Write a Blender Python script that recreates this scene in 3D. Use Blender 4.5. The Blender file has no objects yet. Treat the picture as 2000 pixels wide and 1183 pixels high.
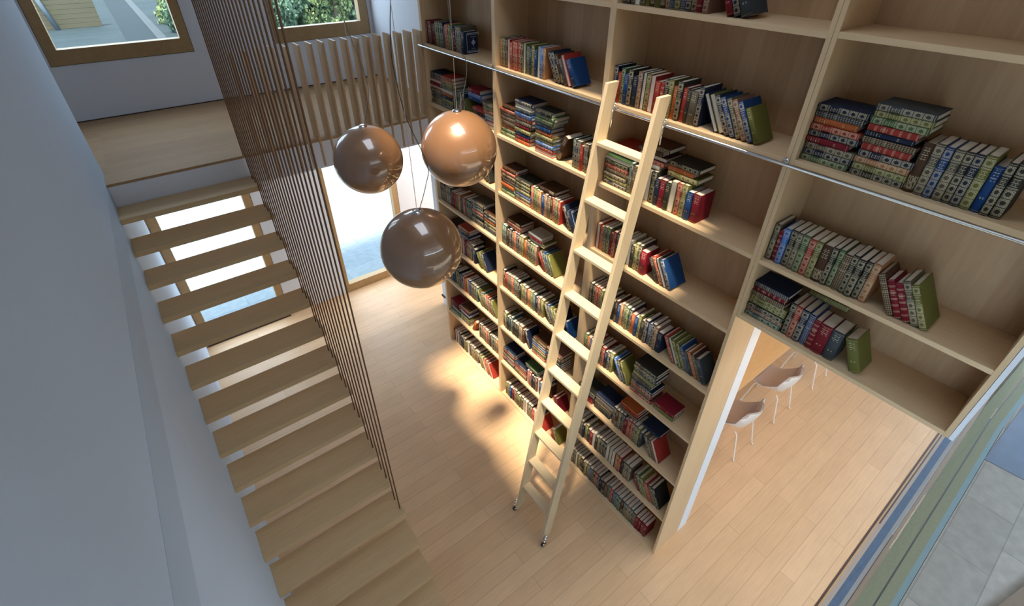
import bpy, bmesh, math, random
from mathutils import Vector, Matrix, Euler
C = bpy.context.scene.collection
SC = bpy.context.scene
random.seed(7)

# ------------------------------------------------------------------ camera
cam = bpy.data.cameras.new('camera'); camo = bpy.data.objects.new('camera', cam); C.objects.link(camo)
cam.sensor_fit = 'HORIZONTAL'; cam.sensor_width = 36.0
cam.lens = 950.843 / 2000 * 36.0
cam.shift_y = (526.80 - 591.5) / 2000
cam.clip_start = 0.02; cam.clip_end = 500
camo.location = (-2.74293, -5.5888, 5.5)
camo.rotation_euler = (math.pi / 2 - 0.61092, 0, -0.64714)
SC.camera = camo

# ------------------------------------------------------------------ world, sun, daylight openings, exposure
W = bpy.data.worlds.new('sky'); SC.world = W; W.use_nodes = True
wn = W.node_tree; wn.nodes.clear()
bg = wn.nodes.new('ShaderNodeBackground'); wo = wn.nodes.new('ShaderNodeOutputWorld')
bg.inputs['Color'].default_value = (0.76, 0.86, 1.0, 1); bg.inputs['Strength'].default_value = 3.1
wn.links.new(bg.outputs[0], wo.inputs[0])
sun = bpy.data.lights.new('sun', 'SUN'); suno = bpy.data.objects.new('sun', sun); C.objects.link(suno)
sun.energy = 8.0; sun.angle = 0.09; sun.color = (1.0, 0.84, 0.62)
suno.rotation_euler = Vector((0.22, 0.225, -1)).to_track_quat('-Z', 'Y').to_euler()

def portal(loc, sx, sy, direction):
    l = bpy.data.lights.new('daylight_opening', 'AREA'); l.shape = 'RECTANGLE'; l.size = sx; l.size_y = sy
    l.cycles.is_portal = True
    o = bpy.data.objects.new('daylight_opening', l); C.objects.link(o); o.location = loc
    o.rotation_euler = Vector(direction).to_track_quat('-Z', 'Y').to_euler()
portal((-1.489, -3.695, 7.82), 1.6, 2.6, (0, 0, -1))
portal((3.5, -5.83, 1.65), 8.0, 3.3, (0, 1, 0))
portal((-1.1, -5.83, 3.9), 3.0, 2.6, (0, 1, 0))
portal((-0.26, 2.15, 1.35), 1.1, 2.4, (0, -1, 0))
portal((-2.55, 2.15, 1.35), 1.1, 2.4, (0, -1, 0))
portal((-2.67, 2.15, 5.35), 1.2, 1.9, (0, -1, 0))
portal((-0.36, 2.15, 5.35), 1.2, 1.9, (0, -1, 0))

def fill_light(loc, direction, sx, sy, power, col):
    l = bpy.data.lights.new('added_fill_light', 'AREA'); l.shape = 'RECTANGLE'; l.size = sx; l.size_y = sy; l.energy = power; l.color = col
    o = bpy.data.objects.new('added_fill_light', l); C.objects.link(o); o.location = loc
    o.rotation_euler = Vector(direction).to_track_quat('-Z', 'Y').to_euler()
fill_light((2.6, -5.15, 3.25), (-.25, .75, -.7), 4.6, .35, 30, (1.0, .72, .48))  # unseen lamp added to warm the dining room and brighten the wall end
fill_light((2.2, 0.6, 3.28), (-.4, .5, -.9), 1.6, .8, 110, (1.0, .97, .92))  # unseen lamp added to brighten the side passage and far wall

SC.view_settings.view_transform = 'Standard'; SC.view_settings.look = 'None'
SC.view_settings.gamma = 1.0; SC.view_settings.exposure = 0.80; SC.view_settings.use_curve_mapping = False
SC.cycles.use_denoising = True
SC.cycles.max_bounces = 10; SC.cycles.diffuse_bounces = 5; SC.cycles.glossy_bounces = 4
SC.cycles.transparent_max_bounces = 16
SC.cycles.caustics_reflective = False; SC.cycles.caustics_refractive = False
SC.cycles.sample_clamp_indirect = 8.0

# ------------------------------------------------------------------ node helpers
class N:
    """a tiny arithmetic wrapper over shader math nodes"""
    def __init__(s, nt, sock): s.nt = nt; s.k = sock
    def op(s, o, *a):
        n = s.nt.nodes.new('ShaderNodeMath'); n.operation = o
        for i, v in enumerate((s,) + a):
            if isinstance(v, N): s.nt.links.new(v.k, n.inputs[i])
            else: n.inputs[i].default_value = v
        return N(s.nt, n.outputs[0])
    def __add__(s, o): return s.op('ADD', o)
    def __sub__(s, o): return s.op('SUBTRACT', o)
    def __mul__(s, o): return s.op('MULTIPLY', o)
    def __truediv__(s, o): return s.op('DIVIDE', o)
    def abs(s): return s.op('ABSOLUTE')
    def fr(s): return s.op('FRACT')
    def gt(s, o): return s.op('GREATER_THAN', o)
    def lt(s, o): return s.op('LESS_THAN', o)
    def mx(s, o): return s.op('MAXIMUM', o)
    def mn(s, o): return s.op('MINIMUM', o)
    def sin(s): return s.op('SINE')
    def between(s, a, b): return s.gt(a) * s.lt(b)

def mat(name):
    m = bpy.data.materials.new(name); m.use_nodes = True
    nt = m.node_tree; b = nt.nodes['Principled BSDF']
    return m, nt, b

def plain(name, col, rough=0.5, metal=0.0, bump=0.0, bscale=200, coat=0.0, var=0.0, vscale=6):
    m, nt, b = mat(name)
    b.inputs['Base Color'].default_value = (*col, 1); b.inputs['Roughness'].default_value = rough
    b.inputs['Metallic'].default_value = metal; b.inputs['Coat Weight'].default_value = coat
    b.inputs['Coat Roughness'].default_value = 0.05; b.inputs['Coat IOR'].default_value = 2.0
    tc = nt.nodes.new('ShaderNodeTexCoord')
    nz = nt.nodes.new('ShaderNodeTexNoise'); nz.inputs['Scale'].default_value = vscale; nz.inputs['Detail'].default_value = 4
    nt.links.new(tc.outputs['Object'], nz.inputs['Vector'])
    r = nt.nodes.new('ShaderNodeMapRange'); r.inputs['To Min'].default_value = 1 - var; r.inputs['To Max'].default_value = 1 + var
    nt.links.new(nz.outputs['Fac'], r.inputs['Value'])
    mul = nt.nodes.new('ShaderNodeVectorMath'); mul.operation = 'SCALE'; mul.inputs[0].default_value = col
    nt.links.new(r.outputs[0], mul.inputs['Scale']); nt.links.new(mul.outputs[0], b.inputs['Base Color'])
    if bump:
        n2 = nt.nodes.new('ShaderNodeTexNoise'); n2.inputs['Scale'].default_value = bscale
        nt.links.new(tc.outputs['Object'], n2.inputs['Vector'])
        bp = nt.nodes.new('ShaderNodeBump'); bp.inputs['Strength'].default_value = bump; bp.inputs['Distance'].default_value = 0.01
        nt.links.new(n2.outputs['Fac'], bp.inputs['Height']); nt.links.new(bp.outputs[0], b.inputs['Normal'])
    return m

def wood(name, c1, c2, scale=(1, 1, 1), rough=0.5, big=1.2, stave=None):
    """grain runs along the axis whose scale is small; stave = (x, y, z) cell size of glued boards"""
    m, nt, b = mat(name)
    tc = nt.nodes.new('ShaderNodeTexCoord')
    mp = nt.nodes.new('ShaderNodeMapping'); mp.inputs['Scale'].default_value = scale
    nt.links.new(tc.outputs['Object'], mp.inputs['Vector'])
    n1 = nt.nodes.new('ShaderNodeTexNoise'); n1.inputs['Scale'].default_value = 14; n1.inputs['Detail'].default_value = 6; n1.inputs['Distortion'].default_value = 0.6
    n2 = nt.nodes.new('ShaderNodeTexNoise'); n2.inputs['Scale'].default_value = big; n2.inputs['Detail'].default_value = 2
    nt.links.new(mp.outputs[0], n1.inputs['Vector']); nt.links.new(mp.outputs[0], n2.inputs['Vector'])
    f = N(nt, n1.outputs['Fac']) * 0.6 + N(nt, n2.outputs['Fac']) * 0.6
    if stave:
        sp = nt.nodes.new('ShaderNodeVectorMath'); sp.operation = 'SNAP'; sp.inputs[1].default_value = stave
        nt.links.new(tc.outputs['Object'], sp.inputs[0])
        wn2 = nt.nodes.new('ShaderNodeTexWhiteNoise'); wn2.noise_dimensions = '3D'
        nt.links.new(sp.outputs[0], wn2.inputs['Vector'])
        f = f + (N(nt, wn2.outputs['Value']) - 0.5) * 0.28
    rmp = nt.nodes.new('ShaderNodeMapRange'); rmp.inputs['From Min'].default_value = 0.35; rmp.inputs['From Max'].default_value = 0.85
    nt.links.new(f.k, rmp.inputs['Value'])
    mx = nt.nodes.new('ShaderNodeMix'); mx.data_type = 'RGBA'
    mx.inputs[6].default_value = (*c1, 1); mx.inputs[7].default_value = (*c2, 1)
    nt.links.new(rmp.outputs[0], mx.inputs[0]); nt.links.new(mx.outputs[2], b.inputs['Base Color'])
    b.inputs['Roughness'].default_value = rough
    return m

def plank_floor(name, c1, c2, cm, bw=2.1, bh=0.152, rough=0.42, swap=False):
    m, nt, b = mat(name)
    tc = nt.nodes.new('ShaderNodeTexCoord'); mp = nt.nodes.new('ShaderNodeMapping')
    nt.links.new(tc.outputs['Object'], mp.inputs['Vector'])
    mp.inputs['Location'].default_value = (0.4, 0.07, 0)
    br = nt.nodes.new('ShaderNodeTexBrick'); br.offset = 0.37; br.offset_frequency = 2; br.squash = 1
    br.inputs['Scale'].default_value = 1; br.inputs['Brick Width'].default_value = bw; br.inputs['Row Height'].default_value = bh
    br.inputs['Mortar Size'].default_value = 0.0017; br.inputs['Mortar Smooth'].default_value = 0.2; br.inputs['Bias'].default_value = 0
    br.inputs['Color1'].default_value = (*c1, 1); br.inputs['Color2'].default_value = (*c2, 1); br.inputs['Mortar'].default_value = (*cm, 1)
    nt.links.new(mp.outputs[0], br.inputs['Vector'])
    mp2 = nt.nodes.new('ShaderNodeMapping'); mp2.inputs['Scale'].default_value = (1.2, 16, 1)
    nt.links.new(tc.outputs['Object'], mp2.inputs['Vector'])
    nz = nt.nodes.new('ShaderNodeTexNoise'); nz.inputs['Scale'].default_value = 3; nz.inputs['Detail'].default_value = 6
    nt.links.new(mp2.outputs[0], nz.inputs['Vector'])
    n3 = nt.nodes.new('ShaderNodeTexNoise'); n3.inputs['Scale'].default_value = 2.3
    nt.links.new(tc.outputs['Object'], n3.inputs['Vector'])
    f = N(nt, nz.outputs['Fac']) * 0.28 + N(nt, n3.outputs['Fac']) * 0.2 + 0.76
    vm = nt.nodes.new('ShaderNodeVectorMath'); vm.operation = 'SCALE'
    nt.links.new(br.outputs['Color'], vm.inputs[0]); nt.links.new(f.k, vm.inputs['Scale'])
    nt.links.new(vm.outputs[0], b.inputs['Base Color'])
    b.inputs['Roughness'].default_value = rough
    return m

M = {}
M['maple'] = wood('maple_upright', (0.61, 0.425, 0.24), (0.71, 0.52, 0.315), (3.5, 3.5, 0.35), 0.5)
M['maple_h'] = wood('maple_shelf', (0.62, 0.435, 0.25), (0.72, 0.53, 0.325), (3.5, 0.35, 3.5), 0.5)
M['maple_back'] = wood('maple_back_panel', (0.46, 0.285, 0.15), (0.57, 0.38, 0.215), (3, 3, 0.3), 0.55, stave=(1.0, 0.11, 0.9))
M['ladder'] = wood('ladder_wood', (0.60, 0.475, 0.30), (0.71, 0.58, 0.39), (6, 6, 0.6), 0.5)
M['ladder_h'] = wood('ladder_rung_wood', (0.60, 0.475, 0.30), (0.71, 0.58, 0.39), (6, 0.6, 6), 0.5)
M['floor'] = plank_floor('oak_floor_planks', (0.66, 0.43, 0.245), (0.73, 0.49, 0.29), (0.38, 0.24, 0.14))
M['tread'] = wood('stair_tread_wood', (0.56, 0.385, 0.20), (0.67, 0.48, 0.27), (0.35, 4, 4), 0.5)
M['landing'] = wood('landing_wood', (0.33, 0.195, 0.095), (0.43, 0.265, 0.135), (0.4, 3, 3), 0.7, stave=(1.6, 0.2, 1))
M['slat'] = wood('slat_wood', (0.46, 0.295, 0.155), (0.58, 0.39, 0.22), (4, 4, 0.4), 0.5)
M['frame'] = wood('window_frame_wood', (0.36, 0.225, 0.095), (0.47, 0.31, 0.15), (1.2, 3, 1.2), 0.5)
M['white'] = plain('white_plaster', (0.76, 0.795, 0.865), 0.85, bump=0.03, bscale=300, var=0.02)
M['cool'] = plain('cool_blue_stair_wall', (0.52, 0.635, 0.79), 0.85, bump=0.03, bscale=300, var=0.02)  # even blue-grey tone, bluer than the white plaster
M['band'] = plain('shadow_band_plaster', (0.44, 0.545, 0.68), 0.85, var=0.02)  # darker wall tone that paints the shadow band at landing height
M['bronze'] = plain('bronze_rod', (0.18, 0.095, 0.052), 0.45, metal=0.35, var=0.05)
M['globe'] = plain('glossy_brown_globe', (0.30, 0.15, 0.07), 0.34, metal=0.15, coat=1.0, var=0.05, vscale=3)
M['chrome'] = plain('chrome', (0.82, 0.83, 0.85), 0.12, metal=1.0)
M['steel'] = plain('steel_tube', (0.62, 0.63, 0.66), 0.28, metal=1.0)
M['black'] = plain('black_rubber', (0.015, 0.015, 0.017), 0.5)
M['cable'] = plain('dark_cable', (0.05, 0.055, 0.06), 0.5)
M['wire'] = plain('steel_wire', (0.75, 0.68, 0.6), 0.35, metal=0.6)
M['chair'] = plain('white_chair_plastic', (0.86, 0.84, 0.82), 0.35)
M['pad'] = plain('grey_felt_upholstery', (0.50, 0.43, 0.40), 0.9, bump=0.2, bscale=500, var=0.04)
M['table'] = wood('table_top_wood', (0.70, 0.43, 0.19), (0.80, 0.53, 0.26), (0.5, 4, 4), 0.45)
M['page'] = plain('paper_edge', (0.62, 0.56, 0.47), 0.85, var=0.06, vscale=40)
M['track'] = plain('dark_sliding_track', (0.055, 0.03, 0.025), 0.4)
M['gold'] = plain('pale_gilt_ornament', (0.45, 0.52, 0.60), 0.5)
M['sill'] = plain('pale_pink_stone_sill', (0.40, 0.30, 0.25), 0.6, var=0.05)
M['bluetile'] = plain('blue_slate_strip', (0.05, 0.095, 0.17), 0.6, var=0.25, vscale=14)
M['greytile'] = plain('grey_threshold', (0.24, 0.225, 0.225), 0.6, var=0.05)
M['brownsill'] = plain('bronze_brown_sill', (0.22, 0.15, 0.10), 0.5, var=0.06)
M['coping'] = plain('green_grey_coping_stone', (0.17, 0.175, 0.11), 0.8, var=0.25, vscale=60, bump=0.3, bscale=90)
M['teal'] = plain('pale_teal_stone_edge', (0.13, 0.20, 0.22), 0.7, var=0.12, vscale=20)
M['patio_shade'] = plain('dark_blue_patio_shade', (0.035, 0.06, 0.115), 0.5, var=0.4, vscale=5)  # shadow on the patio, put into the colour
M['pale'] = plain('pale_blue_post_paint', (0.10, 0.125, 0.15), 0.6)
M['deck'] = plain('brown_deck_timber', (0.13, 0.085, 0.05), 0.6, var=0.2, vscale=20)
M['siding'] = wood('weathered_siding', (0.09, 0.082, 0.055), (0.115, 0.105, 0.07), (0.3, 2, 3), 0.7)
M['road'] = plain('blue_grey_paving', (0.017, 0.025, 0.031), 0.7, var=0.1, vscale=0.6)
M['kerb'] = plain('pale_kerb_stone', (0.05, 0.06, 0.07), 0.7, var=0.1, vscale=1)
M['bark'] = plain('tree_bark', (0.10, 0.075, 0.05), 0.9, var=0.3)
M['leaf'] = plain('green_leaves', (0.085, 0.15, 0.09), 0.6, var=0.35, vscale=0.9)
M['leaf2'] = plain('yellow_green_leaves', (0.17, 0.23, 0.085), 0.6, var=0.35, vscale=1.2)

def paving(name, c1, c2, bw, bh):
    m, nt, b = mat(name)
    tc = nt.nodes.new('ShaderNodeTexCoord')
    br = nt.nodes.new('ShaderNodeTexBrick'); br.inputs['Scale'].default_value = 1
    br.inputs['Brick Width'].default_value = bw; br.inputs['Row Height'].default_value = bh
    br.inputs['Mortar Size'].default_value = 0.006; br.inputs['Color1'].default_value = (*c1, 1); br.inputs['Color2'].default_value = (*c2, 1)
    br.inputs['Mortar'].default_value = (c1[0] * .8, c1[1] * .8, c1[2] * .8, 1)
    nt.links.new(tc.outputs['Object'], br.inputs['Vector'])
    nz = nt.nodes.new('ShaderNodeTexNoise'); nz.inputs['Scale'].default_value = 9; nz.inputs['Detail'].default_value = 8
    nt.links.new(tc.outputs['Object'], nz.inputs['Vector'])
    f = N(nt, nz.outputs['Fac']) * 0.5 + 0.75
    vm = nt.nodes.new('ShaderNodeVectorMath'); vm.operation = 'SCALE'
    nt.links.new(br.outputs['Color'], vm.inputs[0]); nt.links.new(f.k, vm.inputs['Scale']); nt.links.new(vm.outputs[0], b.inputs['Base Color'])
    b.inputs['Roughness'].default_value = 0.85; b.inputs['Specular IOR Level'].default_value = 0.04
    return m
M['patio'] = paving('pale_patio_paving', (0.25, 0.235, 0.215), (0.30, 0.275, 0.25), 0.9, 0.45)
M['stone'] = paving('pale_blue_stone_paving', (0.18, 0.215, 0.235), (0.215, 0.25, 0.265), 1.2, 0.4)
M['farstone'] = paving('blue_grey_far_paving', (0.028, 0.040, 0.047), (0.034, 0.047, 0.054), 2.2, 0.6)

for k_ in ('road', 'kerb', 'siding', 'pale'): M[k_].node_tree.nodes['Principled BSDF'].inputs['Specular IOR Level'].default_value = 0.04
def glass_mat():
    m = bpy.data.materials.new('window_glass'); m.use_nodes = True; nt = m.node_tree; nt.nodes.clear()
    t = nt.nodes.new('ShaderNodeBsdfTransparent'); t.inputs[0].default_value = (0.90, 0.96, 0.98, 1)
    g = nt.nodes.new('ShaderNodeBsdfGlossy'); g.inputs['Roughness'].default_value = 0.02
    mx = nt.nodes.new('ShaderNodeMixShader'); mx.inputs[0].default_value = 0.02
    o = nt.nodes.new('ShaderNodeOutputMaterial')
    nt.links.new(t.outputs[0], mx.inputs[1]); nt.links.new(g.outputs[0], mx.inputs[2]); nt.links.new(mx.outputs[0], o.inputs[0])
    return m
M['glass'] = glass_mat()

def book_mat():
    m, nt, b = mat('book_cloth')
    at = nt.nodes.new('ShaderNodeAttribute'); at.attribute_name = 'col'
    uv = nt.nodes.new('ShaderNodeUVMap'); uv.uv_map = 'UVMap'
    sx = nt.nodes.new('ShaderNodeSeparateXYZ'); nt.links.new(uv.outputs[0], sx.inputs[0])
    u = N(nt, sx.outputs[0]); v = N(nt, sx.outputs[1])
    st = N(nt, at.outputs['Alpha']) * 10.0                       # style: 1 rosettes, 2 plain, 3 banded, 4 lattice, 5 gilt picture
    on = u.gt(-0.5)                                              # spine faces only
    s1, s2, s3, s4, s5 = (st.between(k - .5, k + .5) for k in (1, 2, 3, 4, 5))
    # rosette cells: bottom three in 0.05..0.53, one in 0.80..0.95
    low = v.between(0.045, 0.545); top = v.between(0.80, 0.955)
    cl = ((v - 0.045) / 0.1667).fr(); ct = (v - 0.80) / 0.155
    cv = (cl * low + ct * top) * 2.0 - 1.0
    cu = u * 2.0 - 1.0
    d = (cu.abs() + cv.abs()) * 0.62 + (cu.abs().mx(cv.abs())) * 0.35
    lobes = ((cu * 9.0).sin() * (cv * 9.0).sin()).abs() * 0.16
    flower = (d + lobes).lt(0.60)
    corner = ((cu * 13.0).sin() * (cv * 12.0).sin()).gt(0.45)
    rim = cu.abs().mx(cv.abs()).gt(0.93)
    lace = (low + top) * (flower * -1.0 + 1.0) * (corner * -1.0 + 1.0) * (rim * -1.0 + 1.0)
    title = v.between(0.60, 0.745) * (v * 34.0).fr().gt(0.5) * u.between(0.2, 0.8) * ((u * 23.0).sin() + (v * 97.0).sin()).gt(-0.7)
    lines = (v.between(0.555, 0.563) + v.between(0.572, 0.58) + v.between(0.765, 0.773) + v.between(0.78, 0.788) + v.between(0.02, 0.028) + v.between(0.97, 0.978))
    p1 = lace * 0.62 + title * 0.6 + lines * 0.75
    t2 = (v.between(0.66, 0.93) * (v * 17.0).fr().gt(0.62) * u.between(0.22, 0.78) * ((u * 19.0).sin() + (v * 61.0).sin()).gt(-0.6)
          + v.between(0.035, 0.043) + v.between(0.955, 0.962) + v.between(0.30, 0.34) * u.between(0.3, 0.7) * (u * 21.0).sin().gt(0.0)) * 0.6
    b3 = (v * 6.0).fr(); p3 = (b3.between(0.02, 0.07) + b3.between(0.12, 0.17) + b3.between(0.9, 0.94)) * 0.6 + title * 0.5
    p4 = (((u * 12.0).sin() * (v * 60.0).sin()).abs().gt(0.38)) * 0.42 + lines * 0.5
    nz = nt.nodes.new('ShaderNodeTexNoise'); nz.inputs['Scale'].default_value = 9; nz.inputs['Detail'].default_value = 5
    nt.links.new(uv.outputs[0], nz.inputs['Vector'])
    p5 = (v.between(0.07, 0.34) * N(nt, nz.outputs['Fac']).gt(0.47) + v.between(0.66, 0.93) * (v * 23.0).fr().gt(0.55) * u.between(0.18, 0.82) * ((u * 21.0).sin() + (v * 83.0).sin()).gt(-0.4)) * 0.6
    fac = (s1 * p1 + s2 * t2 + s3 * p3 + s4 * p4 + s5 * p5) * on
    fac = fac.mn(1.0)
    hl = nt.nodes.new('ShaderNodeMix'); hl.data_type = 'RGBA'; hl.inputs[0].default_value = 0.78
    nt.links.new(at.outputs['Color'], hl.inputs[6]); hl.inputs[7].default_value = (0.70, 0.61, 0.41, 1)
    mx = nt.nodes.new('ShaderNodeMix'); mx.data_type = 'RGBA'
    nt.links.new(fac.k, mx.inputs[0]); nt.links.new(at.outputs['Color'], mx.inputs[6]); nt.links.new(hl.outputs[2], mx.inputs[7])
    nt.links.new(mx.outputs[2], b.inputs['Base Color']); b.inputs['Roughness'].default_value = 0.6; b.inputs['Specular IOR Level'].default_value = 0.22
    return m
M['book'] = book_mat()

# ------------------------------------------------------------------ mesh helpers
def box(bm, x0, x1, y0, y1, z0, z1, mi=0):
    vs = [bm.verts.new((x, y, z)) for z in (z0, z1) for y in (y0, y1) for x in (x0, x1)]
    for f in ((0, 2, 3, 1), (4, 5, 7, 6), (0, 1, 5, 4), (2, 6, 7, 3), (0, 4, 6, 2), (1, 3, 7, 5)):
        fc = bm.faces.new([vs[i] for i in f]); fc.material_index = mi
def obox(bm, M4, sx, sy, sz):
    vs = [bm.verts.new(M4 @ Vector((x * sx / 2, y * sy / 2, z * sz / 2))) for z in (-1, 1) for y in (-1, 1) for x in (-1, 1)]
    for f in ((0, 2, 3, 1), (4, 5, 7, 6), (0, 1, 5, 4), (2, 6, 7, 3), (0, 4, 6, 2), (1, 3, 7, 5)):
        bm.faces.new([vs[i] for i in f])
def tube(bm, pts, r, seg=8, cap=True):
    pts = [Vector(p) for p in pts]; rings = []
    for i, p in enumerate(pts):
        a = pts[max(i - 1, 0)]; b = pts[min(i + 1, len(pts) - 1)]; t = (b - a).normalized()
        n = t.orthogonal().normalized() if not rings else (pn - t * pn.dot(t)).normalized()
        pn = n; bn = t.cross(n)
        rr = r[i] if isinstance(r, (list, tuple)) else r
        rings.append([bm.verts.new(p + (n * math.cos(q) + bn * math.sin(q)) * rr) for q in (2 * math.pi * k / seg for k in range(seg))])
    for A, B in zip(rings, rings[1:]):
        for k in range(seg):
            f = bm.faces.new((A[k], A[(k + 1) % seg], B[(k + 1) % seg], B[k])); f.smooth = True
    if cap:
        bm.faces.new(rings[0][::-1]); bm.faces.new(rings[-1])
def mesh_from(bm, name):
    bmesh.ops.recalc_face_normals(bm, faces=bm.faces[:])
    me = bpy.data.meshes.new(name); bm.to_mesh(me); bm.free(); return me
def obj(name, bm, m, parent=None, bevel=0.0, loc=None, rot=None):
    me = mesh_from(bm, name) if isinstance(bm, bmesh.types.BMesh) else bm
    for k in (m if isinstance(m, (list, tuple)) else [m]):
        if len(me.materials) < (len(m) if isinstance(m, (list, tuple)) else 1): me.materials.append(k)
    o = bpy.data.objects.new(name, me); C.objects.link(o)
    if parent: o.parent = parent
    if loc: o.location = loc
    if rot: o.rotation_euler = rot
    if bevel:
        b = o.modifiers.new('edge', 'BEVEL'); b.width = bevel; b.segments = 2; b.limit_method = 'ANGLE'
    return o
def tag(o, label=None, cat=None, group=None, kind=None):
    if label: o['label'] = label
    if cat: o['category'] = cat
    if group: o['group'] = group
    if kind: o['kind'] = kind
    return o
def thing(name, label, cat, loc=(0, 0, 0), group=None, kind=None):
    o = bpy.data.objects.new(name, None); o.empty_display_size = 0.1; C.objects.link(o); o.location = loc
    return tag(o, label, cat, group, kind)
def bx(name, dims, m, parent=None, bevel=0.0, label=None):
    bm = bmesh.new(); box(bm, *dims); o = obj(name, bm, m, parent, bevel)
    if label: o['label'] = label
    return o
def struct(name, dims_list, m, label=None, cat=None):
    bm = bmesh.new()
    for d in dims_list: box(bm, *d)
    return tag(obj(name, bm, m), label, cat, kind='structure')

M['skypane'] = bpy.data.materials.new('sun_dimming_skylight_glass'); M['skypane'].use_nodes = True  # tinted pane added to weaken sun and sky through the skylight
_nt = M['skypane'].node_tree; _nt.nodes.clear(); _t = _nt.nodes.new('ShaderNodeBsdfTransparent'); _t.inputs[0].default_value = (0.85, 0.85, 0.85, 1)
_o = _nt.nodes.new('ShaderNodeOutputMaterial'); _nt.links.new(_t.outputs[0], _o.inputs[0])
# ------------------------------------------------------------------ room shell
WX = -3.223; FY = 1.93; NY = -5.80; ZL = 3.653; ZC = 6.6
struct('floor', [(-3.5, 7.5, -5.765, 2.05, -0.12, 0.0)], M['floor'], 'pale oak plank floor of the hall and dining room', 'floor')
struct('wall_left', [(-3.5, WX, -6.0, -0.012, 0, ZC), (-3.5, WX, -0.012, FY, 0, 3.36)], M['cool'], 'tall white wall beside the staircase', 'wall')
struct('wall_shadow_band', [(WX - 0.001, WX + 0.0015, -6.0, -0.012, 3.356, 3.668)], M['band'], 'painted shadow band on the white stair wall at slab height', 'trim')
def wall_y(name, x0, x1, z0, z1, y0, y1, holes, m, label):
    xs = sorted({x0, x1, *[h[0] for h in holes], *[h[1] for h in holes]}); zs = sorted({z0, z1, *[h[2] for h in holes], *[h[3] for h in holes]})
    bm = bmesh.new()
    for a, b in zip(xs, xs[1:]):
        run = None
        for c, d in zip(zs, zs[1:]):
            mx_, mz_ = (a + b) / 2, (c + d) / 2
            if any(h[0] < mx_ < h[1] and h[2] < mz_ < h[3] for h in holes): continue
            box(bm, a, b, y0, y1, c, d)
    bmesh.ops.remove_doubles(bm, verts=bm.verts[:], dist=1e-5)
    return tag(obj(name, bm, m), label, 'wall', kind='structure')
wins = [(-3.368, -1.97, 4.262, 6.42), (-1.0, 0.337, 4.245, 6.42), (-3.218, -1.90, 0.0, 2.62), (-0.88, 0.386, 0.0, 2.62)]
wall_y('wall_far', -5.2, 7.5, 0, ZC, FY, FY + 0.22, wins, M['white'], 'white far wall with two upper and two lower windows')
def window(n, h, gx0, gx1, gz0, label):
    t = thing('window_%d' % n, label, 'window', ((h[0] + h[1]) / 2, FY, h[2]), kind='structure')
    off = Vector(t.location)
    bm = bmesh.new(); y0, y1 = FY - 0.004, FY + 0.12
    gz1 = h[3] - 0.12
    for d in ((h[0] + .004, gx0, y0, y1, h[2] + .004, h[3] - .004), (gx1, h[1] - .004, y0, y1, h[2] + .004, h[3] - .004),
              (gx0, gx1, y0, y1, h[2] + .004, gz0), (gx0, gx1, y0, y1, gz1, h[3] - .004)):
        box(bm, d[0] - off.x, d[1] - off.x, d[2] - off.y, d[3] - off.y, d[4] - off.z, d[5] - off.z)
    obj('window_frame', bm, M['frame'], t)
    bm = bmesh.new(); box(bm, gx0 - off.x, gx1 - off.x, 0.055, 0.065, gz0 - off.z, gz1 - off.z); obj('glass_pane', bm, M['glass'], t)
    bm = bmesh.new(); e = .004                                   # dark seal around the frame
    for d in ((h[0], h[0] + e, h[2], h[3]), (h[1] - e, h[1], h[2], h[3]), (h[0], h[1], h[2], h[2] + e)):
        box(bm, d[0] - off.x, d[1] - off.x, -0.006, 0.1, d[2] - off.z, d[3] - off.z)
    obj('seal', bm, M['black'], t)
window(1, wins[0], -3.257, -2.074, 4.421, 'upper window in a wood frame overlooking the siding and paving')
window(2, wins[1], -0.933, 0.209, 4.418, 'upper window in a wood frame filled with green trees')
window(3, wins[2], -3.095, -2.012, 0.12, 'lower window in a wood frame seen between the stair treads')
window(4, wins[3], -0.81, 0.283, 0.155, 'tall lower window in a wood frame behind the pendant globes')
struct('trim_2', [(-3.2, -1.9, FY - 0.05, FY - 0.02, 0.0, 0.012)], M['track'], 'dark metal threshold strip under the window behind the stairs', 'trim')
struct('window_6', [(-2.264, -0.714, -4.97, -2.42, 7.80, 7.81)], M['skypane'], 'tinted skylight pane added above the hall to dim the sun', 'window')
bm = bmesh.new(); hx = ((-2.0, -4.7), (-0.45, -4.7), (-0.45, -2.15), (-2.0, -2.15)); sh = (-.264, -.27)
for k in range(4):                                               # slanted shaft added to narrow the skylight beam, four thin walls
    a, b = hx[k], hx[(k + 1) % 4]; o_ = ((0, -.05), (.05, 0), (0, .05), (-.05, 0))[k]
    q = [Vector((a[0], a[1], 6.6)), Vector((b[0], b[1], 6.6)), Vector((b[0] + sh[0], b[1] + sh[1], 7.8)), Vector((a[0] + sh[0], a[1] + sh[1], 7.8))]
    A = [bm.verts.new(v) for v in q]; B = [bm.verts.new(v + Vector((o_[0], o_[1], 0))) for v in q]
    bm.faces.new(A); bm.faces.new(B[::-1])
    for i in range(4): bm.faces.new((A[i], B[i], B[(i + 1) % 4], A[(i + 1) % 4]))
tag(obj('added_light_shaft', bm, M['greytile']), 'unseen slanted shaft added at the skylight to narrow its light', 'ceiling', kind='structure')
struct('added_sky_block_wall', [(-14, 16, -13.2, -13.0, -0.2, 5.6)], M['siding'], 'unseen tall wall added beyond the patio to block low sky', 'wall')  # out of view, added to block low sky light
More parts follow.
